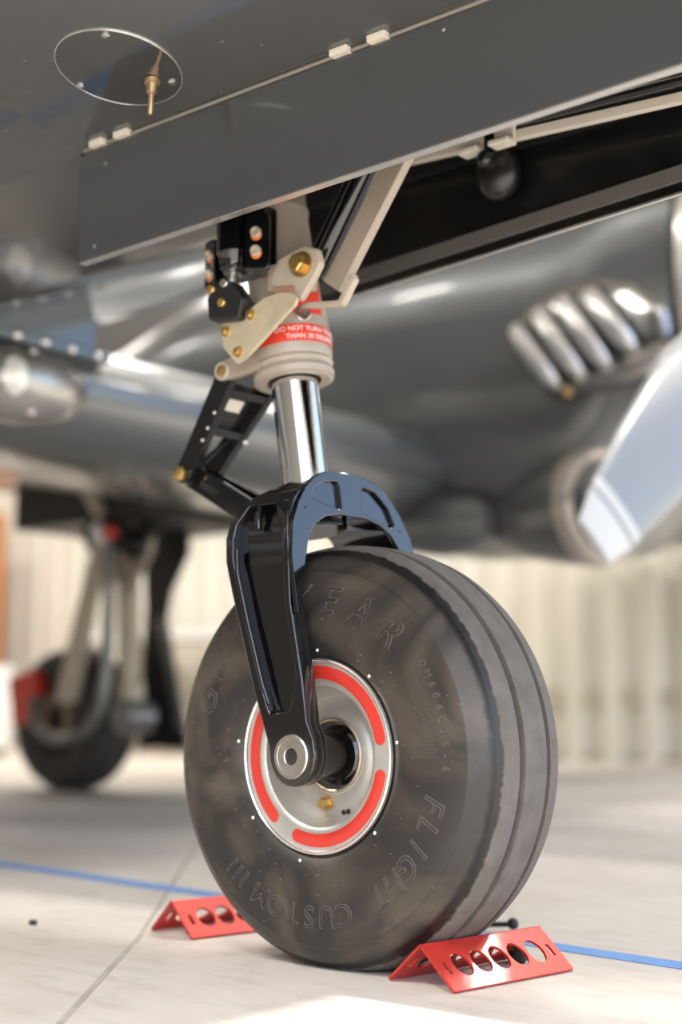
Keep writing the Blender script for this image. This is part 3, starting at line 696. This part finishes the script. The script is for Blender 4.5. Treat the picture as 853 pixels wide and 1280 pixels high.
def ring_at(x, grow, wdt, name, mat):
    b = B(); rws = []
    for dx, g in ((0, grow), (wdt, grow), (wdt, grow - .03), (0, grow - .03)):
        zb, zt, wy = lerp(bot, x), lerp(top, x), lerp(wid, x); zc = (zb + zt) / 2; hz = (zt - zb) / 2
        rws.append([(x + dx, NY + (wy + g) * math.copysign(abs(math.cos(2 * math.pi * i / NS)) ** .8, math.cos(2 * math.pi * i / NS)), zc + (hz + g) * math.copysign(abs(math.sin(2 * math.pi * i / NS)) ** .9, math.sin(2 * math.pi * i / NS))) for i in range(NS)])
    b.quadgrid(rws + [rws[0]], True); return b.build(name, mat, nac)
ring_at(-.5, .006, .014, 'cowl_seam', BLACKM)
# nose bowl in front of the seam, with chin intake
cb = B(); rws = []
for x, f in ((-.486, 1.0), (-.43, .99), (-.39, .95), (-.36, .88), (-.35, .78), (-.35, .4)):
    zb, zt, wy = 1.12, 2.0, .40; zc = (zb + zt) / 2 + .05 * (1 - f); hz = (zt - zb) / 2 * f
    rws.append([(x, NY + wy * f * math.copysign(abs(math.cos(2 * math.pi * i / NS)) ** .8, math.cos(2 * math.pi * i / NS)), zc + hz * math.copysign(abs(math.sin(2 * math.pi * i / NS)) ** .9, math.sin(2 * math.pi * i / NS))) for i in range(NS)])
V = cb.quadgrid(rws, True); cb.bm.faces.new(V[-1])
cb.build('nose_bowl', M('nose_bowl_paint', (.5, .46, .42), .25, .4, .6), nac, ang=60)
IC = Vector((-.86, 2.11, .912))
ik = B().lathe([(-.35, .09), (-.15, .145), (0, .170), (.06, .178), (.10, .172), (.115, .158), (.10, .138), (.02, .13), (-.12, .125), (-.12, 0)], IC, (1, -.25, 0), 40, caps=False)
duct = ik.build('chin_intake', NACP, nac)
B().lathe([(.055, .1788), (.101, .1732), (.1165, .158), (.1, .137), (.07, .134)], IC, (1, -.25, 0), 40, caps=False).build('intake_lip', M('intake_lip', (.46, .42, .37), .28, .4, .4), nac)
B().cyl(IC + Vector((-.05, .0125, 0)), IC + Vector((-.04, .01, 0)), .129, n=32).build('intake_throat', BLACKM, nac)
# louvre bay on the near flank
bo = [Vector((x, z)) for x, z in rounded([(-1.016, 1.45), (-.937, 1.521), (-.828, 1.555), (-.71, 1.553), (-.598, 1.515), (-.503, 1.428), (-.488, 1.314), (-.581, 1.257), (-.706, 1.23), (-.836, 1.218), (-.885, 1.232), (-.954, 1.343)], .05, 4)]
bc = Vector((-.74, 1.39)); b = B()
V = b.quadgrid([[(bc.x + (p.x - bc.x) * f, y, bc.y + (p.y - bc.y) * f) for p in bo] for f, y in ((1.0, 2.06), (1.0, 1.985), (.97, 1.972), (.88, 1.962), (.6, 1.954), (.3, 1.950))], True); b.bm.faces.new(V[-1])
bay = b.build('louvre_bay', M('bay_chrome', (.30, .30, .29), .2, .95), nac, ang=60)
bot_t = ((-.835, 1.242), (-.752, 1.254), (-.668, 1.270), (-.585, 1.304)); top_t = ((-.985, 1.452), (-.905, 1.486), (-.824, 1.508), (-.735, 1.512))
for (xt, zt), (xb, zb) in zip(top_t, bot_t):
    lv = B().tube([(xt + (xb - xt) * f, 0, zt + (zb - zt) * f) for f in (0, .06, .18, .4, .65, .85, .95, 1)], [.008, .020, .027, .029, .029, .026, .018, .008], 16)
    for v in lv.bm.verts: v.co.y = 1.936 + v.co.y * .8 + .02 * abs((v.co.z - (zt + zb) / 2) / (zt - zb) * 2) ** 3
    lv.build('louvre', M('louvre_satin', (.86, .86, .85), .28, .8), bay)
    sl = B().tube([(xt + (xb - xt) * f + .037, 1.944 + .016 * abs(f - .5), zt + (zb - zt) * f + .006) for f in (.02, .3, .6, .98)], .009, 8)
    sl.build('louvre_slot', BLACKM, bay)
B().sphere((-.80, 1.94, 1.222), .014, 10).build('drain_nipple', BRASS, nac)
B().lathe([(0, .02), (.1, .075), (.28, .1), (.40, .085), (.46, .05), (.475, 0)], (-1.58, 2.06, .90), (1, -.05, -.03), 28).build('oil_cooler_bulge', NACP, nac)
for x, z in ((-1.55, 1.18), (-1.62, 1.02)):
    yy = 1.965
    B().sphere((x, yy, z), .018, 10).build('fastener', LIP, nac)

# propeller: one blade reaching down into view, the others up and back out of frame
HUB = Vector((-.31, 2.38, 1.60))
def blade(name, root, tip, root_w, tip_w, chord_dir, mat):
    a = (tip - root); L = a.length; a.normalize(); c0 = Vector(chord_dir).normalized()
    rws = []
    for t_, wd, tw, th in ((0, .06, 60, .05), (.1, .075, 50, .045), (.25, .115, 34, .03), (.5, .140, 24, .022), (.75, .118, 17, .015), (.89, .092, 15, .012)):
        rws.append((t_, wd, tw, th))
    def section(t_, wd, tw, th):
        c = (Matrix.Rotation(R(tw), 3, a) @ c0); c = (c - a * c.dot(a)).normalized(); n = a.cross(c); p = root + a * L * t_
        return [p + c * (wd * math.cos(2 * math.pi * i / 20)) + n * (th * math.sin(2 * math.pi * i / 20)) for i in range(20)]
    b = B(); b.quadgrid([section(*r_) for r_ in rws], True); main = b.build(name, mat, plane)
    def band(t0, t1, w0, w1, m_):
        b = B(); V = b.quadgrid([section(t0, w0, 15, .0125), section((t0 + t1) / 2, (w0 + w1) / 2, 14, .012), section(t1, w1, 14, .009)], True); b.bm.faces.new(V[0]); b.bm.faces.new(V[-1]); b.build('tip_band', m_, main)
    band(.89, .915, .0925, .088, TIPW); band(.915, .926, .088, .0865, GREYM); band(.926, 1.0, .0865, .062, TIPW)
    return main
TIPW = M('tip_white', (.55, .55, .54), .4)
BLM = M('blade_grey', (.25, .258, .265), .32, .15, .3)
dirs = []
bl_tip = Vector((-.33, 1.235, .695))
d0 = (bl_tip - HUB)
for k in range(3):
    d_ = Matrix.Rotation(R(120 * k), 3, 'X') @ Vector((0, d0.y, d0.z)); tipk = HUB + d_ + Vector((d0.x, 0, 0))
    cd = Vector((1, 0, 0)).cross(d_).normalized()
    o = blade('propeller_blade', HUB + d_ * .1, tipk, .07, .1, cd, BLM)
B().lathe([(-.12, .17), (0, .165), (.1, .14), (.2, .09), (.27, .03), (.28, 0)], HUB, (1, 0, 0), 40).build('spinner', CHROME, plane)

# port main gear
MW = Vector((-3.40, 2.36, .288))
mt = B().lathe([(-.085, .14), (-.105, .16), (-.12, .20), (-.118, .24), (-.10, .268), (-.07, .284), (-.035, .29), (-.03, .285), (-.024, .29), (.024, .29), (.03, .285), (.036, .29), (.07, .284), (.10, .268), (.118, .24), (.12, .2), (.105, .16), (.085, .14)], MW, (0, 1, 0), 72, caps=False)
mtire = mt.build('main_tire', M('main_tyre_rubber', (.035, .031, .029), .55, var=.15, vscale=9), plane, ang=50); flat_floor(mtire.data)
tag(mtire, 'black main gear tire in the background')
mr_ = B().lathe([(-.085, .145), (-.095, .14), (-.09, .125), (-.06, .115), (-.05, .07), (-.07, .05), (-.07, 0)], MW, (0, 1, 0), 48, caps=False).build('main_wheel_rim', M('brake_dark', (.06, .055, .05), .5, .5), plane)
B().lathe([(-.098, .105), (-.102, .105), (-.102, .055), (-.098, .055)], MW, (0, 1, 0), 40, caps=False).build('brake_disc', M('disc_brown', (.22, .17, .13), .45, .7), mr_)
cal = B().bar(MW + Vector((-.235, -.13, .115)), MW + Vector((-.06, -.13, .150)), (0, 0, 1), .11, .07); cal.bar(MW + Vector((-.235, -.12, .03)), MW + Vector((-.13, -.12, .05)), (0, 0, 1), .12, .06)
cal.build('brake_caliper', REDP, mr_, bev=.012)
# legs
def pt(x, y, z): return Vector((x, y, z))
lg = B().cyl(pt(-3.26, 2.2, .37), pt(-3.02, 2.13, .90), .048, .036, 20); lg.cyl(pt(-3.02, 2.13, .88), pt(-2.96, 2.12, 1.04), .030, n=16)
lg.build('retraction_strut', TANL, plane)
lg = B().cyl(pt(-3.00, 2.30, .30), pt(-3.02, 2.28, 1.2), .044, n=24); lg.lathe([(0, .055), (.1, .055), (.11, .044)], pt(-3.00, 2.30, .33), (0, 0, 1), 24)
mleg = lg.build('main_strut', TANL, plane)
tag(mleg, 'tan main gear leg seen out of focus')
B().add(plate(rounded([(-3.04, .86), (-2.97, .74), (-2.83, .93), (-2.80, 1.14), (-2.88, 1.18)], .02, 3), (), .03, .004), XZ(2.24)).build('strut_web', TAN, mleg)
B().cyl(pt(-2.99, 2.24, .30), pt(-2.97, 2.36, .30), .07, n=24).build('main_axle', GREYM, mleg)
hp = [pt(-3.325, 2.08, .37), pt(-3.285, 2.06, .28), pt(-3.205, 2.05, .225), pt(-3.085, 2.05, .21), pt(-2.975, 2.06, .25), pt(-2.915, 2.08, .34), pt(-2.915, 2.1, .5), pt(-2.935, 2.12, .75), pt(-2.945, 2.12, .95)]
B().tube(hp, [.022] * 6 + [.024, .024, .024], 12).build('brake_hose', GREYM, plane)
# dark stays, folded doors, and a black plate standing in for the well's dark
st = B()
st.bar(pt(-3.35, 2.2, 1.33), pt(-2.97, 2.15, 1.0), (1, 0, 0), .10, .05); st.bar(pt(-2.97, 2.15, 1.02), pt(-2.85, 2.2, .93), (1, 0, 0), .09, .05)
st.bar(pt(-2.60, 2.3, 1.25), pt(-2.9, 2.2, .95), (1, 0, 0), .07, .05)
st.build('drag_stay', BLACKM, plane, bev=.008)
B().bar(pt(-3.13, 2.10, 1.28), pt(-2.95, 2.08, 1.08), (1, 0, 0), .05, .03).build('stay_link', TANL, plane)
B().sphere(pt(-2.93, 2.06, 1.0), .035, 10, (1, 1, 1.2)).build('placard_white', WHITE, mleg)
B().sphere(pt(-2.87, 2.06, .995), .032, 10).build('placard_red', REDP, mleg)
B().box(pt(-3.5, 2.10, 1.055), pt(-2.72, 2.75, 1.5)).build('main_wheel_well', BLACKM, plane)
uf = plate(rounded([(-3.50, 1.27), (-3.33, 1.03), (-3.20, .88), (-3.10, .88), (-2.98, .99), (-2.83, 1.11), (-2.68, 1.12), (-2.68, 1.34), (-2.98, 1.42), (-3.33, 1.43)], .03, 3), (), .05, .005)
B().add(uf, XZ(2.33)).build('dark_well_plate', BLACKM, plane)
dr = plate(rounded([(-3.27, .17), (-2.985, .17), (-3.12, .71), (-3.09, .82), (-2.99, .97), (-3.0, 1.21), (-3.17, 1.30), (-3.27, 1.17), (-3.24, .75)], .02, 3), (), .02, .003)
md = B().add(dr, XZ(2.6)).build('main_gear_door', BLACKM, plane)
B().bar(pt(-3.11, 2.56, .70), pt(-2.98, 2.56, .25), (1, 0, 0), .05, .02).build('door_stiffener', GREYM, md)

# ------------------------------------------------------------------ chocks, tape and small things on the floor
def make_chock(loc, rz, label):
    L, W_, H = .222, .112, .047; sl = math.hypot(W_ / 2, H); ang_ = math.atan2(H, W_ / 2)
    root = bpy.data.objects.new('wheel_chock', None); col.objects.link(root); root.location = loc; root.rotation_euler = (0, 0, rz)
    tag(root, label, 'wheel chock', 'red angle chocks at the nose wheel')
    out = rounded([(0, 0), (L, 0), (L, sl), (0, sl)], [.004, .004, 0, 0], 3)
    holes = [oval(.043 + .034 * k, sl * .50, .0143, .0178) for k in range(5)]
    holes += [rounded([(x - .003, sl * .34), (x + .003, sl * .34), (x + .003, sl * .60), (x - .003, sl * .60)], .003, 3) for x in (.0165, .2065)]
    for s in (1, -1):
        me = plate(out, holes, .0035, .0006)
        # plate x -> along y, plate y -> up the slope from the foot to the ridge
        m_ = Matrix.Translation((s * W_ / 2, 0, .0018)) @ Matrix(((0, -s * math.cos(ang_), s * math.sin(ang_), 0), (1, 0, 0, 0), (0, math.sin(ang_), math.cos(ang_), 0), (0, 0, 0, 1)))
        B().add(me, m_).build('angle_side', REDC, root, ang=30)
    B().cyl((0, 0, H + .0008), (0, L, H + .0008), .0026, n=10).build('ridge', REDC, root)
    return root
make_chock((.1655, -.0905, 0), R(-8.5), 'red perforated angle chock in front of the tire, at the right')
make_chock((-.352, -.008, 0), R(-11), 'red perforated angle chock behind the tire, at the left')
# black strap toggle lying behind the right chock
tg = B().tube([(-.06, .30, .006), (-.015, .325, .010), (.018, .338, .012)], .004, 8)
tg.sphere((.022, .339, .013), .009, 10)
tag(tg.build('pull_strap', BLACKM), 'thin black pull strap with a knob, behind the right chock', 'strap')
kb = B().lathe([(0, .009), (.004, .0125), (.016, .0125), (.020, .009), (.024, .006), (.024, 0)], (.165, .128, .0), (0, 0, 1), 16)
tag(kb.build('rubber_foot', BLACKM), 'small black rubber knob under the right chock', 'knob')
tp = B().bar((-6, .98, .0006), (-1.345, .437, .0006), (0, 1, 0), .046, .0008); tp.bar((-1.345, .437, .0006), (-.64, .3615, .0006), (0, 1, 0), .046, .0008)
tp.bar((-.64, .3615, .0006), (2.2, .02, .0006), (0, 1, 0), .046, .0008)
tag(tp.build('floor_tape', BLUET), 'long blue tape line stuck along the concrete floor', 'tape')
db = B().box((-.600, -.073, 0), (-.590, -.065, .007)); db.sphere((-.588, -.071, .004), .004, 8)
tag(db.build('floor_debris', M('debris', (.03, .027, .025), .8)), 'tiny dark crumb of debris on the floor left of the chocks', 'debris')
# blurred furniture along the port wall
def bench(x0, x1, y, label):
    r_ = bpy.data.objects.new('workbench', None); col.objects.link(r_); r_.location = ((x0 + x1) / 2, y, 0); tag(r_, label, 'bench')
    h = (x1 - x0) / 2
    B().box((-h, -.35, .82), (h, .3, .88)).build('worktop', WHITE, r_, bev=.01)
    for sx in (-h + .05, h - .12):
        for sy in (-.3, .2): B().box((sx, sy, 0), (sx + .07, sy + .07, .82)).build('leg', TANL, r_)
    B().box((-h + .05, -.28, .25), (h - .05, .25, .29)).build('shelf', TANL, r_)
bench(-7.2, -5.4, 5.9, 'pale workbench against the far wall behind the main gear')
def cabinet(x, y, w_, h_, mat, label, name='storage_cabinet'):
    r_ = bpy.data.objects.new(name, None); col.objects.link(r_); r_.location = (x, y, 0); tag(r_, label, 'cabinet')
    B().box((-w_ / 2, -.2, .06), (w_ / 2, .25, h_)).build('body', mat, r_, bev=.01)
    B().box((-w_ / 2 + .03, -.17, 0), (w_ / 2 - .03, .22, .06)).build('plinth', DKGREY, r_)
    for s in (-1, 1):
        d_ = B().box((s * w_ / 4 - w_ / 4 + .012, -.22, .09), (s * w_ / 4 + w_ / 4 - .012, -.2, h_ - .03)).build('cabinet_door', mat, r_, bev=.004)
        B().box((-s * .03 - .008 if False else s * .03 - .008, -.235, h_ * .5), (s * .03 + .008, -.22, h_ * .5 + .12)).build('handle', STEEL, d_)
cabinet(-9.12, 5.8, .7, 2.0, M('orange_brown', (.5, .2, .06), .5), 'tall orange-brown cabinet at the left edge by the far wall')
cabinet(-7.05, 4.4, .5, .62, WHITE, 'low white cabinet at the left edge behind the main wheel', 'floor_cabinet')
